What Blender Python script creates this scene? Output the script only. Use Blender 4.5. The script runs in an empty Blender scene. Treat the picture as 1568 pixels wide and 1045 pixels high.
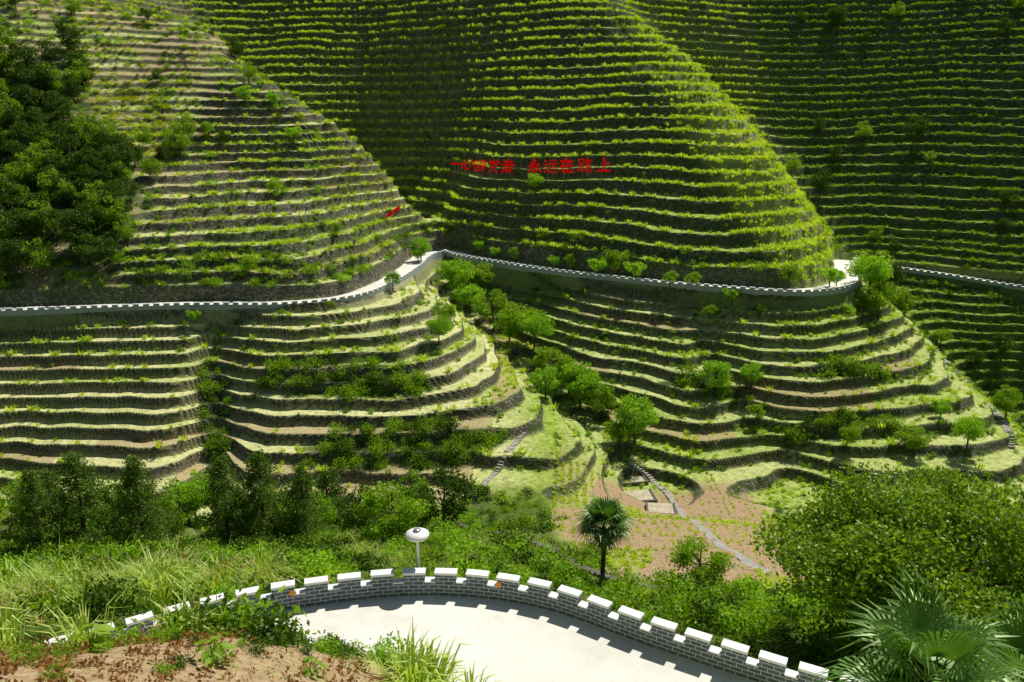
import bpy, math, numpy as np, time
from mathutils import Vector
T0=time.time()
rng=np.random.default_rng(7)
sc=bpy.context.scene
# ---------------------------------------------------------------- helpers
def link(o): sc.collection.objects.link(o); return o
def mesh_np(name,V,quads=None,tris=None,mq=None,mt=None,smooth=False,mats=()):
    me=bpy.data.meshes.new(name)
    V=np.asarray(V,dtype=np.float32)
    me.vertices.add(len(V)); me.vertices.foreach_set('co',V.ravel())
    nq=0 if quads is None else len(quads); nt=0 if tris is None else len(tris)
    li=[]; 
    if nq: li.append(np.asarray(quads).ravel())
    if nt: li.append(np.asarray(tris).ravel())
    li=np.concatenate(li).astype(np.int32)
    me.loops.add(len(li)); me.loops.foreach_set('vertex_index',li)
    me.polygons.add(nq+nt)
    st=np.concatenate([np.arange(nq)*4, nq*4+np.arange(nt)*3]).astype(np.int32)
    me.polygons.foreach_set('loop_start',st)
    mi=np.zeros(nq+nt,dtype=np.int32)
    if mq is not None: mi[:nq]=mq
    if mt is not None: mi[nq:]=mt
    for m in mats: me.materials.append(m)
    me.polygons.foreach_set('material_index',mi)
    me.polygons.foreach_set('use_smooth',np.full(nq+nt,smooth,dtype=bool))
    me.update(calc_edges=True)
    return me
def _h(ix,iy,s):
    n=(ix.astype(np.int64)*374761393+iy.astype(np.int64)*668265263+s*1442695041)&0xffffffff
    n=((n^(n>>13))*1274126177)&0xffffffff
    n=(n^(n>>16))&0xffff
    return n.astype(np.float32)/65535.0
def vn(x,y,s=0):
    ix=np.floor(x);iy=np.floor(y);fx=x-ix;fy=y-iy
    fx=fx*fx*(3-2*fx);fy=fy*fy*(3-2*fy)
    ix=ix.astype(np.int64);iy=iy.astype(np.int64)
    a=_h(ix,iy,s);b=_h(ix+1,iy,s);c=_h(ix,iy+1,s);d=_h(ix+1,iy+1,s)
    return (a+(b-a)*fx)*(1-fy)+(c+(d-c)*fx)*fy
def fbm(x,y,s=0,o=3):
    r=0;a=.5;t=0
    for i in range(o):
        r=r+a*vn(x*2**i+i*17.3,y*2**i-i*9.1,s+i);t+=a;a*=.5
    return r/t-.5
def sstep(a,b,x):
    t=np.clip((x-a)/(b-a),0,1);return t*t*(3-2*t)
# ---------------------------------------------------------------- terrain spot heights (metres, relative to viewpoint)
C=[(-50,105,-40.5),(-60,100,-45),(-43.5,100,-45.2),(-24.6,90,-48.7),(-67,95,-48.5),(-90,95,-47),(13,101,-47.8),(9,88,-45.8),
(-27.4,112,-36),(-25,100,-43.3),(-7.5,98,-44.6),(-12.8,108,-38.8),(-60,110,-37.3),(1.5,113,-40.4),(-9.1,128,-34.3),(-15.4,138,-30.9),(10.6,102,-44.9),
(-8,155,-35),(-1.5,143,-40),(5.5,130,-43),(12,118,-46),(16,108,-47.8),
(7.6,140,-36.3),(12.5,124,-41),(18,113,-44.7),
(23,125,-39),(24,112,-45),(42.9,120,-37.5),(40,109,-44.3),(56.6,115,-41),(61.8,128,-36.5),(56,103,-46),(34.8,130,-33.7),(36.6,102,-49),
(71.9,115,-43.2),(70,103,-47),(70.5,140,-35),(61,92,-48.5),(88,150,-52),(92,135,-56),(90,115,-57),(101.6,168,-42),(110,158,-50.8),(125,150,-52),(85,95,-54),
(4,175.6,-10.6),(-15,235,29.5),(-31.5,214,-12.9),(-62,238,9.2),(-86.7,262,29),(-22.9,196,-19.6),(-12.4,182,-18.2),(-11.9,174,-24.4),
(-22,187,-28.5),(-30,200,-26),(-42,212,-17),(-58,221,-6),(-75,232,8),
(56,165,-13.9),(51.6,178,-3.8),(42.2,205,12.4),(30.6,228,25.4),(28.6,165,-10),(25.6,144,-25.5),(33.5,200,10.7),(5.7,203,10.9),(44,147,-20.7),(55,146,-24),(61,158,-22),
(68,180,-24),(65,196,-15),(60,222,-3),(54,243,9),(60.8,252,20.6),(84.9,232,-5.2),(72.4,205,-20.5),(94.2,272,34.1),(64.4,268,33.6),(40,262,42),(20,258,46),
(119.5,245,13.8),(106,215,-13),(98,193,-32),(140,230,13),(124,195,-19.7),(154,258,32.4),(99,240,4),(88,210,-21),(110,270,33.9),(140,180,-25),
(-20.8,176,-22),(-27,182,-15.6),(-36.9,188,-7.2),(-51.9,196,3.0),(-73.9,210,19),
(-36.8,160,-16),(-41.2,142,-20),(-35,127,-26),(-27,141,-25),(-57.4,165,-10),(-60,138,-19.4),(-60,125.5,-25.5),(-74,158,-9.5),(-92,172,2.8),(-111,185,16.6),(-79,190,10),(-94,150,-9),(-81,126,-22.8),(-28,155,-22),
(5.2,40,-25.9),(25,58,-34.5),(20,74,-41),(9,80,-43.3),(1,68,-38.5),(-6,50,-29),(-9.3,33,-21.2),(-19,38,-23.5),(-40,50,-31),(-65,55,-36),(-25,70,-42),(-50,78,-45),(-17,27,-18.2),(-30,25,-18),(0,32,-21.8),
(25,40,-29),(15,27,-20.5),(35,60,-38),(55,60,-42),(40,85,-47),(22,20,-18.5),(40,25,-21),(-45,20,-17),
(-3,27,-18.6),(3,26.7,-18.6),(8,24,-18.5),(13,21,-18.6),(-9,26.4,-18),
(-7.4,15.8,-12.1),(-14,14,-11.3),(-9,17.2,-13.2),(-20,12.5,-11.3),(-5,17.6,-13.7),(-1.8,17.6,-15.0),(0,0,-3),(-15,0,-3),(15,0,-3.5),(0,8,-10.6),(8,8,-11),(6.5,12,-14),(1,14,-15.4),(-8,10,-9),(-28,10,-11),
(-120,300,78),(0,320,100),(110,330,90),(60,320,85),(170,310,80),(200,280,60),(-140,220,45),(180,150,-10),(-130,130,-15)]
ROAD=[(-135,105,-28.5),(-105,113,-28.8),(-78,118,-29),(-50.7,122,-29),(-36,122.5,-29),(-27,127,-29),(-22.5,138,-29),(-20,152,-29),(-18.5,165,-29),(-14,171.5,-29),(-8.8,165,-29),(7,151,-29),(25,140,-29),(39,134,-29),(49,131.5,-29),(58,137,-29),(63,148,-29),(69,163,-30),(76,180,-32.5),(84,188,-34.4),(91,187,-35.4),(101,180,-36),(113,172,-37),(135,160,-38),(165,150,-39)]
for p in ROAD: C.append(p)
C=np.array(C,float); S=100.
P=C[:,:2]/S; 
def phi(r2): return .5*r2*np.log(r2+1e-12)
n=len(P)
D2=((P[:,None]-P[None])**2).sum(-1)
A=np.zeros((n+3,n+3));A[:n,:n]=phi(D2)+np.eye(n)*1.2e-4
A[:n,n]=1;A[:n,n+1:]=P;A[n,:n]=1;A[n+1:,:n]=P.T
W=np.linalg.solve(A,np.concatenate([C[:,2],[0,0,0]]))
def base(x,y):
    x=np.asarray(x,float);y=np.asarray(y,float);sh=x.shape
    X=(x.ravel()/S).astype(np.float32);Y=(y.ravel()/S).astype(np.float32)
    out=(W[n]+W[n+1]*X+W[n+2]*Y).astype(np.float32)
    for i in range(n):
        r2=(X-np.float32(P[i,0]))**2+(Y-np.float32(P[i,1]))**2
        out+=np.float32(.5*W[i])*r2*np.log(r2+np.float32(1e-10))
    return out.reshape(sh).astype(float)
def catmull(pts,step=1.0):
    p=np.array(pts,float);p=np.vstack([2*p[0]-p[1],p,2*p[-1]-p[-2]]);o=[]
    for i in range(1,len(p)-2):
        for t in np.linspace(0,1,24,endpoint=False):
            a,b,c,d=p[i-1:i+3]
            o.append(.5*((2*b)+(-a+c)*t+(2*a-5*b+4*c-d)*t*t+(-a+3*b-3*c+d)*t**3))
    o.append(p[-2]);o=np.array(o)
    s=np.concatenate([[0],np.cumsum(np.linalg.norm(np.diff(o[:,:2],axis=0),axis=1))])
    u=np.arange(0,s[-1],step)
    return np.stack([np.interp(u,s,o[:,k]) for k in range(o.shape[1])],1)
def offset(c,d):
    t=np.gradient(c[:,:2],axis=0);t/=np.linalg.norm(t,axis=1)[:,None]
    o=c.copy();o[:,0]+=t[:,1]*d;o[:,1]-=t[:,0]*d;return o
RC=catmull(ROAD,1.0)
FW=catmull([(-30,15,-16.1),(-20,18,-16.2),(-14,20.6,-16.3),(-11.5,22.2,-16.4),(-8.3,23.7,-16.4),(-3.3,24.7,-16.4),(.9,24.0,-16.4),(4.6,21.8,-16.4),(8.6,19.6,-16.4),(13.5,17.2,-16.4),(20,15,-16.4),(30,13,-16.4)],.5)
FC=offset(FW,2.6)
def road_adj(x,y,h,cl,hw,bl,drop=.08):
    x=np.asarray(x);sh=x.shape;xf=x.ravel();yf=np.asarray(y).ravel();hf=h.ravel().copy();rd=np.full(xf.shape,99.)
    m=(xf>cl[:,0].min()-6)&(xf<cl[:,0].max()+6)&(yf>cl[:,1].min()-6)&(yf<cl[:,1].max()+6)&(np.abs(hf-cl[:,2].mean())<16)
    idx=np.nonzero(m)[0];cx=cl[::1,0].astype(np.float32);cy=cl[::1,1].astype(np.float32)
    for k in range(0,len(idx),20000):
        ii=idx[k:k+20000]
        d=(xf[ii,None].astype(np.float32)-cx)**2+(yf[ii,None].astype(np.float32)-cy)**2
        j=d.argmin(1);dd=np.sqrt(d[np.arange(len(ii)),j]);rd[ii]=dd
        w=1-sstep(hw,hw+bl,dd)
        hf[ii]=hf[ii]*(1-w)+(cl[j,2]-drop)*w
    return hf.reshape(sh),rd.reshape(sh)
def fieldmask(x,y): return sstep(2,4.5,x-.04*(y-50)-sstep(60,48,y)*2.5)*sstep(34,31,x-sstep(70,45,y)*-9)*sstep(41,44,y)*sstep(101,97,y)
def forestmask(x,y):
    b=-60-np.interp(y,[122,145,158,168,180],[0,4,12,22,27]);return sstep(0,-5,x-b+4*fbm(x/9,y/9,15))*sstep(120.5,122,y)*sstep(186,172,y)
def terrain(x,y):
    h=base(x,y)
    lo=sstep(-27,-31,h)*sstep(84,92,y)
    h=h-lo*2.6*np.exp(-((x+43+.25*(y-108))/3.5)**2)*sstep(122,116,y)+lo*1.2*np.exp(-((x+33)/6)**2)
    h=h-lo*1.6*np.exp(-((x-36+.3*(y-115))/4)**2)*sstep(134,126,y)+lo*1.0*np.exp(-((x-27)/5)**2)*sstep(134,126,y)
    h=h+1.9*fbm(x/15,y/15,3,3)
    w=sstep(84,92,y+4*fbm(x/20,y/20,9))
    near_left=sstep(-5,-14,x)*sstep(78,86,y); w=np.maximum(w,near_left)
    forest=forestmask(x,y)
    wild=sstep(-58,-72,x)*sstep(150,160,y)*sstep(225,205,y)*.55
    fm=fieldmask(x,y);w=np.maximum(w,.75*fm)
    w=w*(1-forest*.8)*(1-wild)*(1-.45*fm)
    hh=h+1.3*fbm(x/28,y/28,21,2)
    lowr=hh<-29
    spur=(x<-14)&(y<178+(-14-x)*.98)          # left spur has lower steps than the main hill
    su=np.where(spur,1.75,2.4)
    sl=1.55
    q=np.where(lowr,(hh+29)/sl,(hh+29)/su)
    st=np.where(lowr,sl,su)
    q=q+.9*fbm(x/38,y/38,31,3)+.22*fbm(x/3.6,y/3.6,37,2)
    k=np.floor(q);f=q-k;a=np.where(lowr,.79,np.where(spur,.74,.68))
    g=np.where(f<a,.07*f/a,.07+.93*sstep(a-.02,1.0,f))
    zt=h+(g-f+.40)*st
    z=h*(1-w)+zt*w
    riser=np.minimum(1,w*1.6)*sstep(a-.02,a+.06,f)
    z=z+.12*fbm(x/1.2,y/1.2,5,3)
    z,r1=road_adj(x,y,z,RC,2.2,1.0)
    z,r2=road_adj(x,y,z,FC,2.75,.8)
    riser=np.maximum(riser,sstep(2.25,2.4,r1)*sstep(3.4,3.1,r1)*(.55+.45*(h>-28.5)))
    return z,f,w,riser,np.minimum(r1,r2),h,k,r1
az=np.concatenate([np.linspace(-88,-41,130,endpoint=False),np.linspace(-41,41,1240,endpoint=False),np.linspace(41,88,130)])*math.pi/180
rr=np.concatenate([np.arange(1.5,40,.2),np.arange(40,100,.28),np.arange(100,215,.29),np.arange(215,310,.4),np.geomspace(310,520,50)])
AZ,RR=np.meshgrid(az,rr)
X=RR*np.sin(AZ);Y=RR*np.cos(AZ)
Z,F,TW,RIS,RD,H0,K,RD1=terrain(X,Y)
nr,nc=X.shape
I=np.arange(nr*nc).reshape(nr,nc)
quads=np.stack([I[:-1,:-1],I[:-1,1:],I[1:,1:],I[1:,:-1]],-1).reshape(-1,4)[:,::-1]
def Hs(x,y):
    z=terrain(np.atleast_1d(np.array(x,float)),np.atleast_1d(np.array(y,float)));return z[0]
CP=math.radians(16);FP=1220.
def ray(px,py,t0=12,t1=420):
    a=(px-784)/FP;b=(522-py)/FP
    d=np.array([a,math.cos(CP)+b*math.sin(CP),-math.sin(CP)+b*math.cos(CP)])
    t=np.arange(t0,t1,.4);p=t[:,None]*d
    z=Hs(p[:,0],p[:,1]);m=np.nonzero(p[:,2]<z)[0]
    if len(m)==0: return None
    i=m[0];return (p[i,0],p[i,1],z[i])
# ---------------------------------------------------------------- materials
def newmat(name):
    m=bpy.data.materials.new(name);m.use_nodes=True;nt=m.node_tree;nt.nodes.clear();return m,nt,nt.nodes,nt.links
def nd(nt,t,**k):
    o=nt.nodes.new(t)
    for a,b in k.items(): setattr(o,a,b)
    return o
def mixc(nt,fac,a,b,bt='MIX'):
    m=nt.nodes.new('ShaderNodeMix');m.data_type='RGBA';m.blend_type=bt
    for s,v in ((0,fac),(6,a),(7,b)):
        if isinstance(v,(int,float)): m.inputs[s].default_value=v
        elif isinstance(v,tuple): m.inputs[s].default_value=(*v,1)
        else: nt.links.new(v,m.inputs[s])
    return m.outputs[2]
def mth(nt,op,a,b=0.,c=None,clamp=False):
    m=nt.nodes.new('ShaderNodeMath');m.operation=op;m.use_clamp=clamp
    for i,v in enumerate((a,b,c)):
        if v is None: continue
        if isinstance(v,(int,float)): m.inputs[i].default_value=v
        else: nt.links.new(v,m.inputs[i])
    return m.outputs[0]
def ramp(nt,v,a,b):
    m=nt.nodes.new('ShaderNodeMapRange');m.inputs[1].default_value=a;m.inputs[2].default_value=b
    nt.links.new(v,m.inputs[0]);return m.outputs[0]
def noise(nt,scale,detail=3,vec=None,rough=.6):
    t=nt.nodes.new('ShaderNodeTexNoise');t.inputs['Scale'].default_value=scale;t.inputs['Detail'].default_value=detail;t.inputs['Roughness'].default_value=rough
    if vec is not None: nt.links.new(vec,t.inputs['Vector'])
    return t.outputs[0]
def leaf_mat(name,c1,c2,c3=None,trans=.4,gloss=.04,nscale=.12):
    m,nt,N,L=newmat(name)
    geo=nd(nt,'ShaderNodeNewGeometry');oi=nd(nt,'ShaderNodeObjectInfo')
    nz=noise(nt,nscale,2,geo.outputs['Position'])
    nf=noise(nt,2.2,2,geo.outputs['Position'])
    v=mth(nt,'ADD',mth(nt,'MULTIPLY',oi.outputs['Random'],.5),mth(nt,'MULTIPLY',ramp(nt,nz,.3,.7),.5))
    col=mixc(nt,v,c1,c2)
    col=mixc(nt,mth(nt,'MULTIPLY',ramp(nt,nf,.35,.7),.45),col,c3 or c2)
    d=nd(nt,'ShaderNodeBsdfDiffuse');t=nd(nt,'ShaderNodeBsdfTranslucent');g=nd(nt,'ShaderNodeBsdfGlossy')
    g.inputs['Roughness'].default_value=.5;g.inputs['Color'].default_value=(.8,.9,.6,1)
    L.new(col,d.inputs['Color'])
    tc=mixc(nt,1.0,col,(1.6,1.5,.5),'MULTIPLY');L.new(tc,t.inputs['Color'])
    x=nd(nt,'ShaderNodeMixShader');x.inputs[0].default_value=trans;L.new(d.outputs[0],x.inputs[1]);L.new(t.outputs[0],x.inputs[2])
    y=nd(nt,'ShaderNodeMixShader');y.inputs[0].default_value=gloss;L.new(x.outputs[0],y.inputs[1]);L.new(g.outputs[0],y.inputs[2])
    o=nd(nt,'ShaderNodeOutputMaterial');L.new(y.outputs[0],o.inputs[0]);return m
def simple(name,col,rough=.8,var=.25,scale=3.,bump=.2,metal=0.):
    m,nt,N,L=newmat(name)
    geo=nd(nt,'ShaderNodeNewGeometry');nz=noise(nt,scale,5,geo.outputs['Position'])
    c=mixc(nt,ramp(nt,nz,.3,.7),tuple(v*(1-var) for v in col),tuple(min(1,v*(1+var*.6)) for v in col))
    b=nd(nt,'ShaderNodeBsdfPrincipled');L.new(c,b.inputs['Base Color']);b.inputs['Roughness'].default_value=rough;b.inputs['Metallic'].default_value=metal
    if bump:
        bp=nd(nt,'ShaderNodeBump');bp.inputs['Strength'].default_value=bump;bp.inputs['Distance'].default_value=.05
        L.new(noise(nt,scale*5,4,geo.outputs['Position']),bp.inputs['Height']);L.new(bp.outputs[0],b.inputs['Normal'])
    o=nd(nt,'ShaderNodeOutputMaterial');L.new(b.outputs[0],o.inputs[0]);return m
M_crop=leaf_mat('terrace_crop_leaf',(.28,.46,.02),(.58,.72,.08),(.72,.76,.20),.4,.01,.09)
M_green=leaf_mat('green_leaf',(.10,.23,.010),(.23,.40,.02),(.34,.50,.04),.4,.02)
M_dark=leaf_mat('dark_leaf',(.022,.065,.007),(.06,.13,.012),(.15,.25,.03),.3,.02)
M_right=leaf_mat('deep_green_shade_leaf',(.035,.10,.010),(.07,.17,.016),(.14,.25,.03),.3,.01)  # deep green of wall shrubs; also puts right-slope shade into the leaf colour
M_yel=leaf_mat('yellow_green_leaf',(.28,.40,.015),(.50,.58,.02),(.6,.62,.04),.4,.02)
M_grass=leaf_mat('long_grass_blade',(.25,.42,.04),(.46,.60,.12),(.62,.66,.28),.4,.04)
M_dry=leaf_mat('dry_leaf',(.2,.09,.035),(.36,.18,.07),(.42,.26,.12),.2,.01)
M_straw=leaf_mat('dry_straw',(.35,.28,.12),(.5,.42,.2),(.6,.52,.28),.3,.01)
M_con=leaf_mat('conifer_leaf',(.05,.12,.015),(.12,.22,.025),(.22,.32,.05),.35,.02)
M_palm=leaf_mat('palm_leaf',(.03,.11,.012),(.07,.19,.025),(.18,.32,.05),.3,.08)
M_fresh=leaf_mat('fresh_tree_leaf',(.16,.36,.018),(.28,.52,.03),(.42,.62,.07),.4,.02)
M_bark=simple('bark',(.12,.09,.065),.9,.4,6)
M_white=simple('white_paint',(.8,.81,.83),.6,.14,2.5,.05)
M_stone=simple('path_stone',(.36,.35,.31),.9,.35,3,.3)
M_orange=simple('orange_enamel',(.8,.3,.03),.5,.1,3,0)
M_metal=simple('galvanised_metal',(.55,.56,.58),.4,.1,4,0,.6)
def conc_mat():
    m,nt,N,L=newmat('concrete_paving')
    geo=nd(nt,'ShaderNodeNewGeometry');p=geo.outputs['Position']
    a=noise(nt,.3,4,p);b=noise(nt,1.7,7,p,.75);c0=noise(nt,22,4,p,.7)
    c=mixc(nt,ramp(nt,a,.35,.65),(.66,.65,.60),(.80,.79,.74))
    c=mixc(nt,mth(nt,'MULTIPLY',ramp(nt,b,.5,.72),.4),c,(.48,.45,.38))
    c=mixc(nt,mth(nt,'MULTIPLY',ramp(nt,c0,.45,.8),.3),c,(.34,.33,.3))
    s=nd(nt,'ShaderNodeBsdfPrincipled');L.new(c,s.inputs['Base Color']);s.inputs['Roughness'].default_value=.85
    o=nd(nt,'ShaderNodeOutputMaterial');L.new(s.outputs[0],o.inputs[0]);return m
M_conc=conc_mat()
def red_mat():
    m,nt,N,L=newmat('red_sign_sheet')
    d=nd(nt,'ShaderNodeBsdfDiffuse');d.inputs[0].default_value=(.9,.012,.03,1);t=nd(nt,'ShaderNodeBsdfTranslucent');t.inputs[0].default_value=(1,.02,.03,1)
    x=nd(nt,'ShaderNodeMixShader');x.inputs[0].default_value=.65;L.new(d.outputs[0],x.inputs[1]);L.new(t.outputs[0],x.inputs[2])
    o=nd(nt,'ShaderNodeOutputMaterial');L.new(x.outputs[0],o.inputs[0]);return m
M_red=red_mat()
def brick_mat(name,c1,c2,mix):
    m,nt,N,L=newmat(name)
    uv=nd(nt,'ShaderNodeUVMap');uv.uv_map='UVMap'
    b=nd(nt,'ShaderNodeTexBrick');b.inputs['Color1'].default_value=(*c1,1);b.inputs['Color2'].default_value=(*c2,1)
    b.inputs['Mortar'].default_value=(.62,.66,.72,1);b.inputs['Scale'].default_value=1.;b.inputs['Mortar Size'].default_value=.013
    b.inputs['Brick Width'].default_value=.36;b.inputs['Row Height'].default_value=.145;L.new(uv.outputs[0],b.inputs['Vector'])
    geo=nd(nt,'ShaderNodeNewGeometry');nz=noise(nt,2.2,6,geo.outputs['Position'],.7)
    c=mixc(nt,mth(nt,'MULTIPLY',nz,.5),b.outputs['Color'],mix)
    p=nd(nt,'ShaderNodeBsdfPrincipled');L.new(c,p.inputs['Base Color']);p.inputs['Roughness'].default_value=.8
    o=nd(nt,'ShaderNodeOutputMaterial');L.new(p.outputs[0],o.inputs[0]);return m
M_brick=brick_mat('grey_blue_brick',(.05,.065,.09),(.09,.11,.14),(.17,.19,.22))
M_brick2=brick_mat('pale_blue_brick',(.22,.27,.34),(.30,.35,.42),(.40,.44,.50))
def terr_mat():
    m,nt,N,L=newmat('terraced_hillside')
    geo=nd(nt,'ShaderNodeNewGeometry');pos=geo.outputs['Position']
    def at(nm):
        a=nd(nt,'ShaderNodeAttribute');a.attribute_name=nm;return a.outputs['Fac']
    dry,ris,soil,dark=at('dry'),at('riser'),at('soil'),at('dark')
    n2=noise(nt,1.4,4,pos);n3=noise(nt,6,4,pos);n0=noise(nt,.35,3,pos)
    g=mixc(nt,ramp(nt,n2,.3,.7),(.12,.21,.02),(.38,.53,.05))
    straw=mixc(nt,ramp(nt,n3,.3,.7),(.56,.56,.22),(.88,.84,.50))
    dm=mth(nt,'ADD',dry,mth(nt,'MULTIPLY',mth(nt,'SUBTRACT',n0,.5),.8),clamp=True)
    dm=mth(nt,'MULTIPLY',dm,mth(nt,'ADD',.5,mth(nt,'MULTIPLY',ramp(nt,n2,.35,.6),.5)))
    c=mixc(nt,dm,g,straw)
    sl=mixc(nt,ramp(nt,n3,.25,.75),(.24,.14,.08),(.60,.44,.29))
    sl=mixc(nt,mth(nt,'MULTIPLY',ramp(nt,n2,.52,.72),.45),sl,(.2,.32,.04))
    c=mixc(nt,soil,c,sl)
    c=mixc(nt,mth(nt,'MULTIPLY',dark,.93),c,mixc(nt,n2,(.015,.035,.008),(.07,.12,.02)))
    mp=nd(nt,'ShaderNodeMapping');mp.inputs['Scale'].default_value=(2.6,2.6,4.2);L.new(pos,mp.inputs[0])
    vo=nd(nt,'ShaderNodeTexVoronoi');vo.feature='DISTANCE_TO_EDGE';vo.inputs['Scale'].default_value=1.;L.new(mp.outputs[0],vo.inputs['Vector'])
    vc=nd(nt,'ShaderNodeTexVoronoi');vc.inputs['Scale'].default_value=1.;L.new(mp.outputs[0],vc.inputs['Vector'])
    sv=nd(nt,'ShaderNodeSeparateColor');L.new(vc.outputs['Color'],sv.inputs[0])
    st=mixc(nt,sv.outputs[0],(.10,.09,.07),(.36,.33,.26))
    st=mixc(nt,ramp(nt,vo.outputs[0],.0,.09),(.01,.01,.008),st)
    mossf=mth(nt,'ADD',ramp(nt,n2,.36,.56),mth(nt,'MULTIPLY',dry,-.7),clamp=True)
    st=mixc(nt,mossf,st,mixc(nt,n3,(.03,.07,.01),(.08,.15,.02)))
    c=mixc(nt,ris,c,st)
    b=nd(nt,'ShaderNodeBsdfPrincipled');L.new(c,b.inputs['Base Color']);b.inputs['Roughness'].default_value=.95;b.inputs['Specular IOR Level'].default_value=.1
    bp=nd(nt,'ShaderNodeBump');bp.inputs['Strength'].default_value=.8;bp.inputs['Distance'].default_value=.25
    L.new(mth(nt,'ADD',n3,mth(nt,'MULTIPLY',mth(nt,'MULTIPLY',vo.outputs[0],ris),1.5)),bp.inputs['Height']);L.new(bp.outputs[0],b.inputs['Normal'])
    o=nd(nt,'ShaderNodeOutputMaterial');L.new(b.outputs[0],o.inputs[0]);return m
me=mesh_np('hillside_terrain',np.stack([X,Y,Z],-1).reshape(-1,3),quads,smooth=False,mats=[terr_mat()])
below=sstep(-27.5,-30,H0)
Ki=K.astype(np.int64)
plot=_h(Ki,np.floor((X+7*_h(Ki,Ki,3))/15).astype(np.int64),11)
plot2=_h(Ki,np.floor((X+9*_h(Ki,Ki,4))/19).astype(np.int64),12)
FLANK=sstep(26,44,X)*sstep(72,66,X)*(1-below)*sstep(250,215,Y)*sstep(-.02*(Y-150),6,X-34-np.clip(165-Y,-60,30)*.35)
SPUR=((X<-14)&(Y<178+(-14-X)*.98)).astype(float)*(1-below)
dry=np.zeros_like(X)
dry=np.maximum(dry,below*sstep(8,-4,X)*1.0*sstep(80,90,Y))
dry=np.maximum(dry,SPUR*.75*sstep(120,128,Y))
dry=np.maximum(dry,below*sstep(4,10,X)*.50*sstep(85,92,Y))
dry=np.maximum(dry,(1-below)*.25)
dry=np.maximum(dry,FLANK*.6)
dry=dry*(1-sstep(70,80,X)*.8)*(.45+.85*plot)
dry=np.clip(dry,0,1)
def ell(x,y,cx,cy,a,b,ang=0):
    c,s=math.cos(math.radians(ang)),math.sin(math.radians(ang));u=(x-cx)*c+(y-cy)*s;v=-(x-cx)*s+(y-cy)*c
    return sstep(1.15,.85,np.sqrt((u/a)**2+(v/b)**2)+.3*fbm(x/4,y/4,77))
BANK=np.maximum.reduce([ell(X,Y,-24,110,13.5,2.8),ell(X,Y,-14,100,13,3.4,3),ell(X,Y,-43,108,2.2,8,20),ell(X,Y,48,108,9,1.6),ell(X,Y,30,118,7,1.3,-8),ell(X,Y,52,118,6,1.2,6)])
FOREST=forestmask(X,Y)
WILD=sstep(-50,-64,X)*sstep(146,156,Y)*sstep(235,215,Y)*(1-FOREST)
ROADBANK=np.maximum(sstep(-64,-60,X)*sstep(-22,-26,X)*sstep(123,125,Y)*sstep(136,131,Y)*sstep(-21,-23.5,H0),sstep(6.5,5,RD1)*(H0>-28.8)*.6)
ROADBANK=np.maximum(ROADBANK,sstep(5.2,4.2,RD1)*(H0<=-28.8)*.3)
FIELD=fieldmask(X,Y)
NEAR=sstep(94,86,Y+3*fbm(X/9,Y/9,12)+np.clip(X-30,0,40)*.2)*(1-FIELD)*sstep(24,26,np.hypot(X,Y))
BL=sstep(-.5,-4,X)*sstep(18.5,17,Y)
def fcell(x,y): return _h(np.floor((x-.35*y)/7.5).astype(np.int64),np.floor((y+.4*x)/8).astype(np.int64),70)
fplot=fcell(X,Y)
soil=np.maximum(FIELD*np.where(fplot>.35,1.,.5),BL*.9);soil=np.maximum(soil,ell(X,Y,-9,33.5,3.6,2.4)*.95)
soil=np.maximum(soil,WILD*.65*sstep(-.05,.1,fbm(X/9,Y/9,44)))
soil=np.maximum(soil,SPUR*(plot2>.72)*.6)
soil=np.maximum(soil,TW*(plot2>.76)*.65*(X<66)*below)
dark=np.maximum.reduce([FOREST,BANK,NEAR*.85,sstep(70,84,X)*sstep(120,140,Y)*.4])  # dark undergrowth ground; last term paints the right slope's shade into the colour
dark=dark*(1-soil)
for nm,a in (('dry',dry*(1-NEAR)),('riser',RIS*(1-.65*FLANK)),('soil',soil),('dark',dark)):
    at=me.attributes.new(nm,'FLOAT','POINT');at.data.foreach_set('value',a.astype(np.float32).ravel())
terr=link(bpy.data.objects.new('hillside_terrain',me))
# ---------------------------------------------------------------- foliage meshes
def unit(v): return v/np.maximum(np.linalg.norm(v,axis=-1,keepdims=True),1e-6)
def leafV(c,size,up=.0,asp=.55,r=rng):
    k=len(c);a=r.normal(size=(k,3));a[:,2]+=up;a=unit(a);b=unit(np.cross(a,r.normal(size=(k,3))))
    s=(size*r.uniform(.6,1.35,k))[:,None]
    V=np.stack([c-a*s*.5,c+b*s*asp*.5,c+a*s*.5,c-b*s*asp*.5],1).reshape(-1,3)
    return V,np.arange(k*4).reshape(-1,4)
def blades(k,h,spread,w,r=rng,droop=.5,base_r=.12):
    V=[];Q=[];Tt=[];i=0
    an=r.uniform(0,2*math.pi,k);L=h*r.uniform(.55,1.15,k);out=spread*r.uniform(.2,1,k)
    for j in range(k):
        d=np.array([math.cos(an[j]),math.sin(an[j]),0]);s=np.array([-d[1],d[0],0])*w*.5
        b=d*base_r*r.uniform(0,1);m=b+d*out[j]*.4+np.array([0,0,L[j]*.65]);t=b+d*out[j]+np.array([0,0,L[j]*(1-droop*r.uniform(0,1))])
        V+=[b-s,b+s,m+s*.8,m-s*.8,t];Q.append([i,i+1,i+2,i+3]);Tt.append([i+3,i+2,i+4]);i+=5
    return np.array(V),np.array(Q),np.array(Tt)
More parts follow.
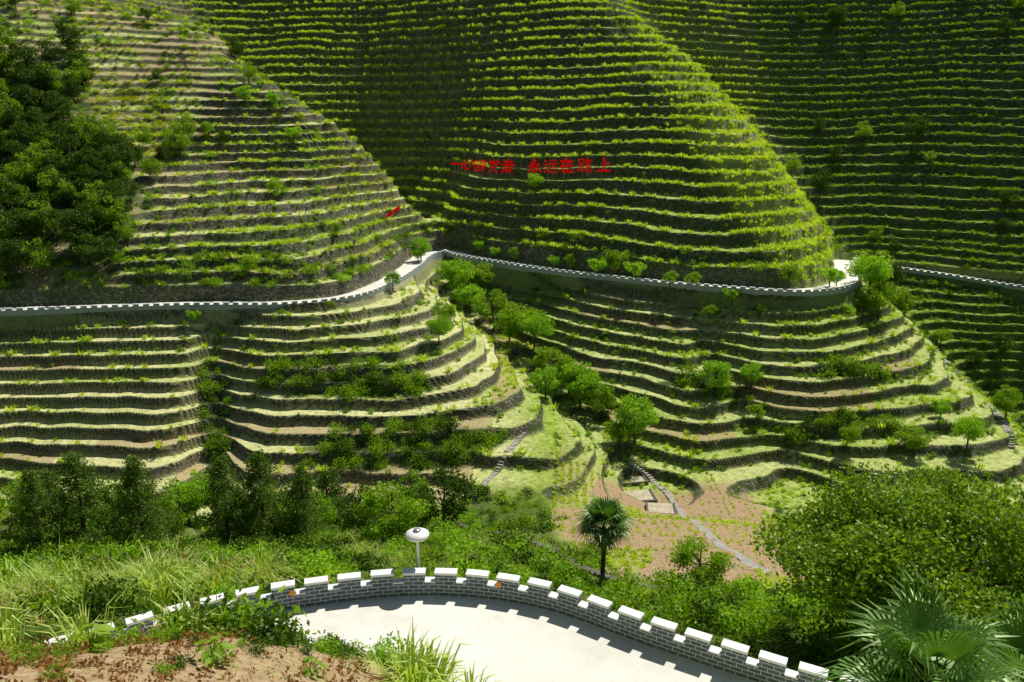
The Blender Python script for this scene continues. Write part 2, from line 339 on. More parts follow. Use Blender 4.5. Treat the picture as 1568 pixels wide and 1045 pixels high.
def tube(path,rad,sides=7):
    path=np.array(path,float);V=[];Q=[]
    for i,p in enumerate(path):
        t=unit((path[min(i+1,len(path)-1)]-path[max(i-1,0)])[None])[0]
        u=unit(np.cross(t,[.3,1,.1])[None])[0];v=np.cross(t,u)
        for s in range(sides):
            a=2*math.pi*s/sides;V.append(p+rad[i]*(math.cos(a)*u+math.sin(a)*v))
    for i in range(len(path)-1):
        for s in range(sides):
            Q.append([i*sides+s,i*sides+(s+1)%sides,(i+1)*sides+(s+1)%sides,(i+1)*sides+s])
    return np.array(V),np.array(Q)
class MB:
    def __init__(s): s.V=[];s.Q=[];s.T=[];s.mq=[];s.mt=[];s.n=0
    def add(s,V,Q=None,T=None,m=0):
        V=np.asarray(V,float);s.V.append(V)
        if Q is not None and len(Q): s.Q.append(np.asarray(Q)+s.n);s.mq.append(np.full(len(Q),m))
        if T is not None and len(T): s.T.append(np.asarray(T)+s.n);s.mt.append(np.full(len(T),m))
        s.n+=len(V)
    def box(s,c,sx,sy,sz,ang=0,m=0):
        x=np.array([[-1,-1,-1],[1,-1,-1],[1,1,-1],[-1,1,-1],[-1,-1,1],[1,-1,1],[1,1,1],[-1,1,1]])*np.array([sx,sy,sz])/2
        ca,sa=math.cos(ang),math.sin(ang);R=np.array([[ca,sa,0],[-sa,ca,0],[0,0,1]])
        s.add(x@R+np.array(c),[[0,3,2,1],[4,5,6,7],[0,1,5,4],[1,2,6,5],[2,3,7,6],[3,0,4,7]],m=m)
    def mesh(s,name,mats,smooth=False):
        return mesh_np(name,np.vstack(s.V),np.vstack(s.Q) if s.Q else None,np.vstack(s.T) if s.T else None,
            np.concatenate(s.mq) if s.mq else None,np.concatenate(s.mt) if s.mt else None,smooth,mats)
def bush(name,k,r3,size,mat,seed,clumps=7):
    r=np.random.default_rng(seed);r3=np.array(r3)
    cc=unit(r.normal(size=(clumps,3)))*r.uniform(.3,.75,(clumps,1));cc[:,2]=np.abs(cc[:,2])
    j=r.integers(0,clumps,k);p=cc[j]+unit(r.normal(size=(k,3)))*(r.uniform(.15,.5,(k,1)))
    p=p*r3;p[:,2]=np.maximum(p[:,2],.02)
    V,Q=leafV(p,size,.2,.6,r);return mesh_np(name,V,Q,mats=[mat])
def tree(name,H,cr,ncl,lpc,ls,mat,seed,tr=.16,clr=.34,zlow=.12):
    r=np.random.default_rng(seed);cr=np.array(cr,float);cz=H-cr[2];b=MB()
    lean=r.normal(size=2)*.06*H
    top=np.array([lean[0],lean[1],cz]);b.add(*tube([(0,0,-.6),(lean[0]*.3,lean[1]*.2,cz*.4),top,top+[0,0,cr[2]*.6]],[tr*1.3,tr,tr*.7,tr*.25]),m=1)
    for i in range(ncl):
        d=unit(r.normal(size=(1,3)))[0];d[2]=d[2]*.9+zlow;rad=r.uniform(.35,1.0)**.5*r.uniform(.8,1.1)
        c=np.array([lean[0],lean[1],cz])+d*cr*rad*.82
        if i%2==0:
            s=top*r.uniform(.6,1.);mid=(s+c)/2+r.normal(size=3)*.05*H
            b.add(*tube([s,mid,c],[tr*.4,tr*.25,tr*.08],5),m=1)
        cs=cr*clr*r.uniform(.7,1.3);k=int(lpc*r.uniform(.7,1.3))
        p=c+unit(r.normal(size=(k,3)))*(r.uniform(.25,1,(k,1))**.6)*cs*[1,1,.7]
        b.add(*leafV(p,ls,.1,.6,r),m=0)
    return b.mesh(name,[mat,M_bark])
def tuftmesh(name,k,h,sp,w,mat,seed,br=.3,droop=.5):
    V,Q,T=blades(k,h,sp,w,np.random.default_rng(seed),droop,br);return mesh_np(name,V,Q,T,mats=[mat])
def coll(name,meshes):
    c=bpy.data.collections.new(name)
    for m in meshes: c.objects.link(bpy.data.objects.new(m.name,m))
    return c
def scatter(name,pts,scale,col,seed=1,tilt=.12):
    pts=np.asarray(pts)
    me=bpy.data.meshes.new(name);me.vertices.add(len(pts));me.vertices.foreach_set('co',pts.astype(np.float32).ravel())
    a=me.attributes.new('sc','FLOAT','POINT');a.data.foreach_set('value',np.asarray(scale,dtype=np.float32))
    o=link(bpy.data.objects.new(name,me))
    g=bpy.data.node_groups.new(name,'GeometryNodeTree')
    g.interface.new_socket('Geometry',in_out='INPUT',socket_type='NodeSocketGeometry')
    g.interface.new_socket('Geometry',in_out='OUTPUT',socket_type='NodeSocketGeometry')
    N=g.nodes;L=g.links;gi=N.new('NodeGroupInput');go=N.new('NodeGroupOutput')
    ci=N.new('GeometryNodeCollectionInfo');ci.inputs['Collection'].default_value=col;ci.inputs['Separate Children'].default_value=True;ci.inputs['Reset Children'].default_value=True
    ip=N.new('GeometryNodeInstanceOnPoints');ip.inputs['Pick Instance'].default_value=True
    rv=N.new('FunctionNodeRandomValue');rv.data_type='FLOAT_VECTOR';rv.inputs[0].default_value=(-tilt,-tilt,0);rv.inputs[1].default_value=(tilt,tilt,6.283);rv.inputs['Seed'].default_value=seed
    na=N.new('GeometryNodeInputNamedAttribute');na.data_type='FLOAT';na.inputs['Name'].default_value='sc'
    L.new(gi.outputs[0],ip.inputs['Points']);L.new(ci.outputs[0],ip.inputs['Instance'])
    L.new(rv.outputs[0],ip.inputs['Rotation']);L.new([s for s in na.outputs if s.enabled][0],ip.inputs['Scale']);L.new(ip.outputs[0],go.inputs[0])
    md=o.modifiers.new('scatter','NODES');md.node_group=g
    return o
area=np.abs(RR*np.gradient(az)[None,:]*np.gradient(rr)[:,None])
areaf=area.ravel();Xf,Yf,Zf=X.ravel(),Y.ravel(),Z.ravel()
# slogan: characters stand in one level row against the hillside
sa=ray(700,262);sb=ray(924,272)
SX=np.array([sa[0]+(sb[0]-sa[0])*(p-700)/224 for p in (700,720,743,765,787,826,849,872,898,924)])
zs0=sa[2]+.2;zs1=sb[2]+.2
SZ=zs0+(zs1-zs0)*(SX-SX[0])/(SX[-1]-SX[0])
ys=np.arange(150,210,.25);SY=[]
for x_,z_ in zip(SX,SZ):
    hm=np.maximum(Hs(np.full(ys.shape,x_-.8),ys),Hs(np.full(ys.shape,x_+.8),ys))
    j=np.nonzero(hm>z_+.15)[0];SY.append(ys[j[0]]-.5 if len(j) else 175.)
SY=np.array(SY)
SY=np.minimum(SY,np.polyval(np.polyfit(SX,SY,2),SX)+.6)
zline=zs0+(zs1-zs0)*(X-SX[0])/(SX[-1]-SX[0])
clear=(X>SX[0]-2.2)&(X<SX[-1]+2.2)&(Z>zline-3.2)&(Z<zline+1.4)&(Y>150)&(Y<205)
inview=(np.abs(AZ)<math.radians(44))&(RR<345)&(RD>3.1)&~clear
def pick(dens,seed,jit=.0):
    r=np.random.default_rng(seed)
    d=(dens*inview).ravel()*areaf
    m=r.random(len(d))<d
    i=np.nonzero(m)[0];return np.stack([Xf[i],Yf[i],Zf[i]],1),i,r
tread=TW*(RIS<.2)
edge=TW*(F<.26)
patch=sstep(-.12,.12,fbm(X/7,Y/7,101,3))
patch2=sstep(-.1,.15,fbm(X/16,Y/16,131,3))
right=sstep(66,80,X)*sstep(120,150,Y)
upper=(1-below)*(1-right)
CT=coll('c_tuft',[tuftmesh('tuft%d'%i,26,.7,.5,.12,M_crop,50+i,.5) for i in range(4)])
dens=edge*(3.0*upper*(.25+.75*patch)*(1-.55*SPUR)+below*.5*patch)*(1-right)*(1-FOREST)*(1-FIELD)+FLANK*1.3*(F>.26)*TW
p,i,r=pick(dens,1);scatter('terrace_edge_grass',p,r.uniform(.5,1.4,len(p)),CT,1)
CB=coll('c_crop',[bush('crop%d'%i,80,(.65,.65,.6),.19,M_crop,80+i,5) for i in range(3)])
dens=TW*(F>.03)*(F<.36)*upper*1.1*(plot<.7)*(.2+patch)*(1-FOREST)*(1-.4*SPUR)
dens=dens+tread*(F>.06)*(below*.8*(plot<.2)+below*.06*patch)*(1-FOREST)*(1-BANK)*(1-right)*(1-FIELD)
p,i,r=pick(dens,2);scatter('terrace_crops',p,r.uniform(.4,1.2,len(p)),CB,2)
CG=coll('c_green',[bush('tea%d'%i,110,(.7,.7,.7),.2,M_green,90+i,6) for i in range(3)])
CD=coll('c_darkb',[bush('dk%d'%i,120,(.8,.8,.8),.22,M_right,95+i,6) for i in range(3)])
dens=(TW*(F>.4)*(upper*(.16+.35*patch2)+below*sstep(4,12,X)*(.18+.5*(plot2<.35))+below*sstep(4,-4,X)*(.06+.45*(plot2<.12))))*(1-FOREST)*(1-FIELD)*(1-.6*FLANK)
p,i,r=pick(dens,3);scatter('terrace_shrubs',p,r.uniform(.4,1.25,len(p)),CG,3)
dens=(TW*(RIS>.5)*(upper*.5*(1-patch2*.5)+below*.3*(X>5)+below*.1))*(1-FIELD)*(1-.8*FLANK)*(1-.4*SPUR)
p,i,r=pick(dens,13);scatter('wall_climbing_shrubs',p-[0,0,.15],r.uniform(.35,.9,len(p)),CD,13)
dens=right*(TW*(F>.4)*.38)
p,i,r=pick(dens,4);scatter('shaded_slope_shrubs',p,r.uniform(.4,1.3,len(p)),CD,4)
dens=right*edge*1.8*(.3+.7*patch)
p,i,r=pick(dens,14);CR=coll('c_tuftr',[tuftmesh('tuftr%d'%i,24,.65,.5,.11,M_green,60+i,.5) for i in range(3)])
scatter('shaded_slope_grass',p,r.uniform(.6,1.3,len(p)),CR,14)
CS=coll('c_shrub',[bush('shr%d'%i,380,(1.2,1.2,1.1),.19,[M_green,M_dark,M_green,M_fresh,M_dark][i],110+i,10) for i in range(5)])
dens=ROADBANK*.6+FOREST*.3+WILD*.2*patch+SPUR*(1-FOREST)*.035*(1+patch2)+NEAR*(RR>28)*(.12+.5*sstep(-.2,.1,fbm(X/6,Y/6,200)))
p,i,r=pick(dens,5);scatter('hillside_shrubs',p-[0,0,.2],r.uniform(.35,1.3,len(p)),CS,5)
CH2=coll('c_hedge',[bush('hdg%d'%i,520,(1.5,1.5,1.9),.22,[M_green,M_dark,M_green][i],150+i,12) for i in range(3)])
p,i,r=pick(BANK*.65,25);scatter('overgrown_hedge',p-[0,0,.3],r.uniform(.45,1.35,len(p)),CH2,25)
FT=coll('c_forest',[tree('ft%d'%i,6.5,(2.8,2.8,2.8),26,95,.30,[M_dark,M_green,M_dark][i],300+i,.14) for i in range(3)])
dens=FOREST*(.085+.05*(Y<140))+WILD*.014*patch+NEAR*(RR>62)*(X<-6)*.03+NEAR*(RR>60)*(X>36)*.035+(right+upper*.06)*.0022
p,i,r=pick(dens,6);scatter('hillside_woodland',p-[0,0,.3],r.uniform(.5,1.25,len(p)),FT,6,.08)
CY=coll('c_yel',[bush('yel%d'%i,220,(1.1,1.1,.8),.2,M_yel,170+i,9) for i in range(3)])
YE=ell(X,Y,-80,168,13,13)
p,i,r=pick(YE*.7*(1-FOREST)+WILD*.12*patch2,7);scatter('yellow_green_shrubs',p,r.uniform(.4,.95,len(p)),CY,7)
NG=coll('c_ngrass',[tuftmesh('ng%d'%i,40,.8,.6,.04,M_grass,400+i,.35,.6) for i in range(4)]+[tuftmesh('ngs',34,.8,.6,.04,M_straw,409,.35,.6)])
nearg=sstep(62,48,RR)*(RR>15)*(soil<.4)*(RD>3.3)*(Y>22)
p,i,r=pick(nearg*1.1*(.15+patch2),8);scatter('slope_grass',p,r.uniform(.3,1.0,len(p)),NG,8)
NB=coll('c_nbush',[bush('nb%d'%i,600,(.8,.8,.8),.105,[M_green,M_fresh,M_green,M_dark,M_dark][i],420+i,12) for i in range(5)])
p,i,r=pick(nearg*(.2+.5*patch)*(RR<52),9);scatter('slope_shrubs',p-[0,0,.1],r.uniform(.35,1.7,len(p)),NB,9)
PG=coll('c_pampas',[tuftmesh('pg%d'%i,110,1.7,1.3,.05,M_grass,440+i,.3,.75) for i in range(4)]+[tuftmesh('pgs',70,1.8,1.2,.05,M_straw,449,.3,.6)])
PZ=ell(X,Y,-12.5,28.5,3.4,2.6)+ell(X,Y,-18,25.5,6,2.2)
p,i,r=pick(np.clip(PZ,0,1)*.75*(RD>3.2),10);scatter('silver_grass_clumps',p,r.uniform(.7,1.35,len(p)),PG,10)
# bank between viewpoint and hairpin road
inview=(np.abs(AZ)<math.radians(66))&(RR<345)&(RD>2.65)
verge=(RD<4.4)&(Z>-16.35)&(Y<21)&(X<-3.0)&(X>-26)
p,i,r=pick(verge*3.4,11)
sl=np.interp(p[:,0]/p[:,1],[-.9,-.68,-.52,-.40,-.36,-.33],[-.80,-.735,-.675,-.645,-.66,-.71])
tgt=np.clip((sl*p[:,1]-p[:,2])/1.0,.45,3.0)*r.uniform(.6,1.02,len(p))*np.where(p[:,0]>-6,.8,1)
scatter('bank_leafy_plants',p-[0,0,.1],tgt,NB,11)
BG=ell(X,Y,-1.9,17.7,1.5,.9)*2.2+verge*(X<-8)*.8
p,i,r=pick(BG,12);scatter('bank_grass',p,r.uniform(.9,1.9,len(p)),NG,12)
LT=coll('c_litter',[bush('lit%d'%i,60,(.5,.5,.12),.1,M_dry,500+i,6) for i in range(3)])
p,i,r=pick(BL*3.2*(RR>12)*(.2+patch),15);scatter('dry_leaf_litter',p,r.uniform(.5,1.2,len(p)),LT,15)
p,i,r=pick(BL*.7*(RR>12),16);scatter('bank_weeds',p,r.uniform(.25,.65,len(p)),NB,16)
def taro(seed):
    r=np.random.default_rng(seed);b=MB()
    for j in range(9):
        a=j*2.4+r.uniform(-.3,.3);h=r.uniform(.25,.6);o=r.uniform(.15,.42);c=np.array([math.cos(a)*o,math.sin(a)*o,h])
        b.add(*tube([(0,0,0),c*[.6,.6,.8],c],[.015,.012,.008],4))
        d=np.array([math.cos(a),math.sin(a),-.35]);s=np.array([-math.sin(a),math.cos(a),0]);L=r.uniform(.2,.32)
        out=[(-.35,.28),(-.1,.42),(.35,.38),(.75,.16),(1,0),(.75,-.16),(.35,-.38),(-.1,-.42),(-.35,-.28),(-.12,0)]
        V=[c]+[c+d*u*L+s*v*L*1.1+np.array([0,0,.25*abs(v)*L]) for u,v in out]
        b.add(V,None,[[0,k+1,(k+1)%10+1] for k in range(10)])
    return b.mesh('taro_plant',[M_green])
TA=[taro(1),taro(2)]
for k,(px,py,s) in enumerate([(140,1000,.9),(325,1020,.8),(480,1035,.6)]):
    q=ray(px,py);o=link(bpy.data.objects.new('taro_plant',TA[k%2]));o.location=q;o.scale=(s,s,s);o.rotation_euler=(0,0,k)
# field crop rows
r=np.random.default_rng(5);fp=[]
for u in np.arange(2,42,.95):
    for v in np.arange(41,101,.55):
        fp.append((u+.04*(v-50)+.25*math.sin(v*.2)+r.normal()*.07,v+r.normal()*.1))
fp=np.array(fp);fh=fcell(fp[:,0],fp[:,1])
fm=fieldmask(fp[:,0],fp[:,1])>.5
keep=(r.random(len(fp))<np.where(fh>.7,.25,np.where(fh>.35,.55,.98)))&fm;fp=fp[keep];fh=fh[keep]
FR=coll('c_veg',[bush('veg%d'%i,46,(.36,.36,.36),.15,M_crop,520+i,4) for i in range(3)])
scatter('field_crop_rows',np.stack([fp[:,0],fp[:,1],Hs(fp[:,0],fp[:,1])],1),r.uniform(.55,1.1,len(fp))*np.where(fh<.35,1.3,.85),FR,17)
# stone-edged beds on the valley floor
M_bed=simple('dry_bed_soil',(.50,.44,.32),.95,.35,1.5,.3);M_edge=simple('dark_edge_stone',(.14,.13,.11),.95,.4,4,.4)
for k,(px,py,sx,sy,an) in enumerate([(975,762,4.2,3.2,.1),(1012,782,3.2,3.0,-.1),(968,738,3.4,2.2,.2)]):
    q=ray(px,py);b=MB()
    b.box((0,0,-.55),sx,sy,1.5,0,0);b.box((0,-sy/2-.13,-.5),sx+.5,.25,1.75,0,1);b.box((-sx/2-.128,0,-.5),.25,sy,1.7,0,1);b.box((sx/2+.128,0,-.5),.25,sy,1.72,0,1)
    o=link(bpy.data.objects.new('stone_edged_bed',b.mesh('stone_edged_bed',[M_bed,M_edge])));o.location=(q[0],q[1],q[2]+.1);o.rotation_euler=(0,0,an)
# ---------------------------------------------------------------- roads
def ribbon(name,cl,hw,mat,dz=.0,th=.12):
    L=offset(cl,-hw);Rr=offset(cl,hw);n=len(cl)
    V=np.vstack([L+[0,0,dz],Rr+[0,0,dz],L-[0,0,th],Rr-[0,0,th]]);a=np.arange(n-1)
    Q=np.vstack([np.stack([a,a+1,a+1+n,a+n],1)[:,::-1],np.stack([a,a+2*n,a+1+2*n,a+1],1),np.stack([a+n,a+1+n,a+1+3*n,a+3*n],1)])
    return link(bpy.data.objects.new(name,mesh_np(name,V,Q,mats=[mat])))
ribbon('mountain_road',RC,2.1,M_conc)
ribbon('hairpin_road',FC,2.6,M_conc)
# ---------------------------------------------------------------- battlement walls
def battlement(name,line,period,mw,hc,hm,th,base_drop=.3,emblems=(),mat=None):
    d=np.concatenate([[0],np.cumsum(np.linalg.norm(np.diff(line[:,:2],axis=0),axis=1))])
    at=lambda s:np.array([np.interp(s,d,line[:,k]) for k in range(3)])
    V=[];Q=[];UV=[];MI=[]
    def seg(s0,s1,z0,z1,t,mi):
        a,b=at(s0),at(s1);dr=(b-a)[:2];dr/=np.linalg.norm(dr);nn=np.array([dr[1],-dr[0]])*t/2
        zz=(a[2]+b[2])/2;o=len(V)
        for (p,sg) in ((a,-1),(b,-1),(b,1),(a,1)):
            V.append((p[0]+sg*nn[0],p[1]+sg*nn[1],zz+z0))
        for (p,sg) in ((a,-1),(b,-1),(b,1),(a,1)):
            V.append((p[0]+sg*nn[0],p[1]+sg*nn[1],zz+z1))
        fs=[((0,1,5,4),((s0,z0),(s1,z0),(s1,z1),(s0,z1))),((2,3,7,6),((s1,z0),(s0,z0),(s0,z1),(s1,z1))),
            ((1,2,6,5),((s1,z0),(s1+t,z0),(s1+t,z1),(s1,z1))),((3,0,4,7),((s0,z0),(s0+t,z0),(s0+t,z1),(s0,z1))),((4,5,6,7),((s0,0),(s1,0),(s1,t),(s0,t)))]
        for f,u in fs: Q.append([o+k for k in f[::-1]]);UV.extend([u[k] for k in (3,2,1,0)]);MI.append(mi)
    s=.1;rw=np.random.default_rng(3)
    while s+period<d[-1]:
        j=rw.uniform(-.012,.012)
        seg(s,s+period,-base_drop,hc,th,0)
        seg(s+mw+.003,s+period-.003,hc,hc+.05,th+.05,1)
        seg(s,s+mw,hc,hm+j,th-.004,0)
        seg(s-.025+j,s+mw+.025+j,hm+j,hm+.09+j,th+.08,1)
        s+=period
    me=mesh_np(name,np.array(V),np.array(Q),mq=np.array(MI),mats=[mat or M_brick,M_white])
    uv=me.uv_layers.new(name='UVMap');uv.data.foreach_set('uv',np.array(UV,dtype=np.float32).ravel())
    o=link(bpy.data.objects.new(name,me))
    for k,e in enumerate(emblems):
        a,b=at(e),at(e+.05);dr=unit((b-a)[None,:2])[0]
        bb=MB();bb.add([[math.cos(q)*.13,0,math.sin(q)*.13] for q in np.arange(6)*math.pi/3]+[[math.cos(q)*.13,-.02,math.sin(q)*.13] for q in np.arange(6)*math.pi/3],
            [[j,(j+1)%6,(j+1)%6+6,j+6] for j in range(6)]+[[6,7,8,9],[6,9,10,11]])
        eo=link(bpy.data.objects.new('emblem_%d'%(k+1),bb.mesh('emblem',[M_orange])))
        eo.location=(a[0]+dr[1]*(th/2+.004),a[1]-dr[0]*(th/2+.004),a[2]+.62);eo.rotation_euler=(0,0,math.atan2(dr[1],dr[0]));eo.parent=o
    return o
battlement('battlement_wall',FW,1.12,.74,.52,.84,.26,1.2,(24.3,31.5))
battlement('roadside_parapet_wall',offset(RC,2.25),1.5,.85,.45,.75,.26,.5,(),M_brick2)
# ---------------------------------------------------------------- stairs
def stairs(name,pl,w=1.2,st=.45,th=.5,mat=None,up=.12):
    l=catmull([(a,b,0) for a,b in pl],st);b=MB();z=Hs(l[:,0],l[:,1]);z=np.convolve(np.pad(z,3,'edge'),np.ones(7)/7,'valid');z=np.maximum(z,Hs(l[:,0],l[:,1])-.2)+up
    for i in range(len(l)-1):
        t=l[i+1]-l[i];b.box((l[i,0]+rng.normal()*.03,l[i,1],z[i]-th/2+rng.uniform(-.03,.03)),st*.96,w*rng.uniform(.85,1.1),th,math.atan2(t[1],t[0]),0)
    return link(bpy.data.objects.new(name,b.mesh(name,[mat or M_stone])))
def rl(*pp):
    o=[]
    for a in pp:
        q=ray(*a)
        if q is not None: o.append((q[0],q[1]))
    return o
stairs('stone_stairs',rl((968,712),(1000,738),(1040,778),(1085,820),(1130,852),(1180,880)),.8)
stairs('stone_stairs',[(68,160),(74,146),(77,132),(76,118),(72,106)],1.1)
stairs('stone_stairs',rl((800,665),(770,705),(735,750)),.8)
stairs('stone_path',rl((700,800),(780,822),(850,850),(930,890),(1000,905),(1090,915)),.45,.5,.8,M_edge,.3)
# ---------------------------------------------------------------- named trees
TM=[tree('orchard_tree_m%d'%i,5.5,(2.7,2.7,2.4),32,150,.24,[M_fresh,M_green,M_fresh,M_green][i],600+i,.13) for i in range(4)]
SM=[tree('roadside_m%d'%i,2.6,(1.3,1.3,1.15),16,100,.17,[M_fresh,M_green][i],620+i,.07) for i in range(2)]
def place(name,me,px,py,s,k):
    q=ray(px,py)
    if q is None: return
    o=link(bpy.data.objects.new(name,me));o.location=(q[0],q[1],q[2]-.1);o.scale=(s,s,s*rng.uniform(.9,1.1));o.rotation_euler=(0,0,k*2.1)
for k,(a,b,s) in enumerate([(705,458,1.45),(738,455,1.3),(720,480,1.2),(757,505,1.45),(780,525,1.1),(800,525,1.45),(818,545,1.25),(845,590,1.4),(835,610,1.0),(870,610,1.0),(888,635,1.4),(915,645,1.2),(972,678,1.35),(950,695,.9),(1330,455,1.6),(1345,490,1.3),(1095,603,1.1),(682,500,.8),(672,528,.8),(1065,900,.7),(1150,592,.7),(1295,690,.6),(820,305,.8),(1440,530,.8),(645,400,.9),(1400,700,.9),(1480,690,.9),(1540,640,.9),(690,440,1.1),(60,800,1.2),(300,800,1.1),(600,830,.9),(375,160,.8),(230,280,.9)]):
    place('broadleaf_tree',TM[k%4],a,b,s,k)
for k,(a,b,s) in enumerate([(850,412,1.4),(876,414,1.4),(915,424,1.7),(935,424,2.0),(973,432,1.7),(1060,440,1.3),(735,392,1.4),(790,402,1.4),(760,397,1.2),(1207,440,1.7),(1270,440,1.7),(602,443,1.3),(640,402,1.5),(427,308,1.8),(450,222,1.6),(515,360,1.),(1120,470,1.3),(1085,500,1.2),(1440,640,1.3),(1160,650,1.3),(1280,440,1.3),(380,420,1.3),(300,500,1.),(1025,450,1.2),(420,165,1.5),(320,210,1.3)]):
    place('roadside_shrub',SM[k%2],a,b,s,k)
def setobj(name,me,loc,rz=0,s=1):
    o=link(bpy.data.objects.new(name,me));o.location=loc;o.rotation_euler=(0,0,rz);o.scale=(s,s,s);return o
zt=float(Hs(15.8,25.5)[0]);Hh=-11.7-zt
setobj('evergreen_tree',tree('evergreen_tree',Hh,(6.3,5.0,4.2),80,720,.18,leaf_mat('evergreen_leaf',(.03,.11,.008),(.14,.28,.015),(.45,.55,.05),.4,.04,.7),901,.28,.24,.05),(15.9,25.5,zt))
def conifer(name,H,R,seed):
    r=np.random.default_rng(seed);b=MB();b.add(*tube([(0,0,-.5),(.05,0,H*.5),(0,.05,H)],[.13,.09,.02]),m=1)
    for z in np.linspace(.10*H,H*.98,26):
        k=5
        for j in range(k):
            a=r.uniform(0,6.28);L=R*(1-(z/H)**2.)*r.uniform(.45,1.2)+.2
            e=np.array([math.cos(a)*L,math.sin(a)*L,z+r.uniform(-.1,.35)*L]);s=np.array([0,0,z])
            b.add(*tube([s,(s+e)/2+[0,0,.08],e],[.025,.018,.008],4),m=1)
            kk=int(24+L*36);t=r.uniform(.3,1.05,kk)[:,None];p=s+(e-s)*t+r.normal(size=(kk,3))*.16*[1,1,.8]
            b.add(*leafV(p,.18,.3,.4,r),m=0)
    return b.mesh(name,[M_con,M_bark])
CM=[conifer('conifer_m%d'%i,6.4,2.0,700+i) for i in range(3)]
for k,(x,y,s) in enumerate([(-27,45,1.1),(-24.6,47,.9),(-22.8,44,1.),(-18.3,46,1.),(-16.3,47,1.05),(-13.8,47.5,.9),(-30,47,1.0),(-28.5,43,.9)]):
    setobj('conifer_tree',CM[k%3],(x,y,float(Hs(x,y)[0])),k*1.3,s)
def fan(b,c,d,L,w,r,m=0,seg=26):
    d=unit(np.array([d]))[0];side=unit(np.cross(d,[0,0,1])[None])[0];up=np.cross(side,d)
    st=.55*L;hub=c+d*st
    b.add(*tube([c,c+d*st*.5,hub],[.018,.014,.01],4),m=m)
    for a in np.linspace(-2.1,2.1,seg):
        dd=math.cos(a)*d+math.sin(a)*side;l=L*(.62+.28*math.cos(a/1.6))*r.uniform(.9,1.08)
        s=np.cross(dd,up)*w*.5
        m1=hub+dd*l*.6+up*.05*L;tip=hub+dd*l-np.array([0,0,1])*l*r.uniform(.1,.3)
        b.add([hub-s*.3,hub+s*.3,m1+s+up*.01,m1-s+up*.01,tip],[[0,1,2,3]],[[3,2,4]],m=m)
def fanpalm(name,th,L,nf,seed,w=.05,skirt=True):
    r=np.random.default_rng(seed);b=MB();b.add(*tube([(0,0,-.5),(.04,0,th*.5),(0,0,th)],[.14,.12,.13],9),m=1)
    for i in range(nf):
        a=i*2.4+r.uniform(-.2,.2);e=np.interp(i,[0,nf-1],[-.35,1.25])+r.uniform(-.1,.1)
        fan(b,np.array([0,0,th-.1+.25*i/nf]),[math.cos(a)*math.cos(e),math.sin(a)*math.cos(e),math.sin(e)],L*r.uniform(.85,1.1),w,r)
    if skirt:
        for i in range(12):
            a=r.uniform(0,6.28);fan(b,np.array([0,0,th-.2]),[math.cos(a)*.35,math.sin(a)*.35,-1],L*.6,w,r,m=2,seg=9)
    k=300;zz=r.uniform(.1,th,k);aa=r.uniform(0,6.28,k);p=np.stack([np.cos(aa)*.14,np.sin(aa)*.14,zz],1);b.add(*leafV(p,.12,1.5,.3,r),m=1)
    return b.mesh(name,[M_palm,M_bark,M_dry])
q=ray(922,892)
setobj('windmill_palm_tree',fanpalm('windmill_palm_tree',3.6,1.35,26,31,.09),q)
zp=float(Hs(7.6,12)[0]);setobj('fan_palm_tree',fanpalm('fan_palm_tree',-9.8-zp,1.45,16,33,.065,False),(7.4,12,zp))
zp=float(Hs(10,12.8)[0]);setobj('fan_palm_tree',fanpalm('fan_palm_tree2',-10.7-zp,1.3,15,35,.065,False),(9.8,12.8,zp))
# ---------------------------------------------------------------- street lamp
def lathe(prof,seg=20):
    V=[(r_*math.cos(2*math.pi*j/seg),r_*math.sin(2*math.pi*j/seg),z) for r_,z in prof for j in range(seg)]
    Q=[[i*seg+j,i*seg+(j+1)%seg,(i+1)*seg+(j+1)%seg,(i+1)*seg+j] for i in range(len(prof)-1) for j in range(seg)]
    return V,Q
lx,ly=-3.35,25.2;lz=float(Hs(lx,ly)[0]);top=-14.3
e=link(bpy.data.objects.new('street_lamp',None));e.location=(lx,ly,lz)
Hl=top-lz
b=MB();b.add(*lathe([(.10,-.3),(.10,.15),(.055,.22),(.05,Hl-.35),(.09,Hl-.3),(.09,Hl-.2),(.001,Hl-.18)]),m=0);o=link(bpy.data.objects.new('pole',b.mesh('pole',[M_white],True)));o.parent=e
b=MB();b.add(*lathe([(.001,Hl-.22),(.20,Hl-.2),(.40,Hl-.12),(.43,Hl-.05),(.41,Hl),(.30,Hl+.07),(.12,Hl+.11),(.001,Hl+.12)],28));o=link(bpy.data.objects.new('lamp_head',b.mesh('lamp_head',[M_white],True)));o.parent=e
b=MB();b.add(*lathe([(.001,Hl+.10),(.13,Hl+.115),(.14,Hl+.15),(.001,Hl+.16)],16));o=link(bpy.data.objects.new('solar_cap',b.mesh('solar_cap',[M_metal],True)));o.parent=e
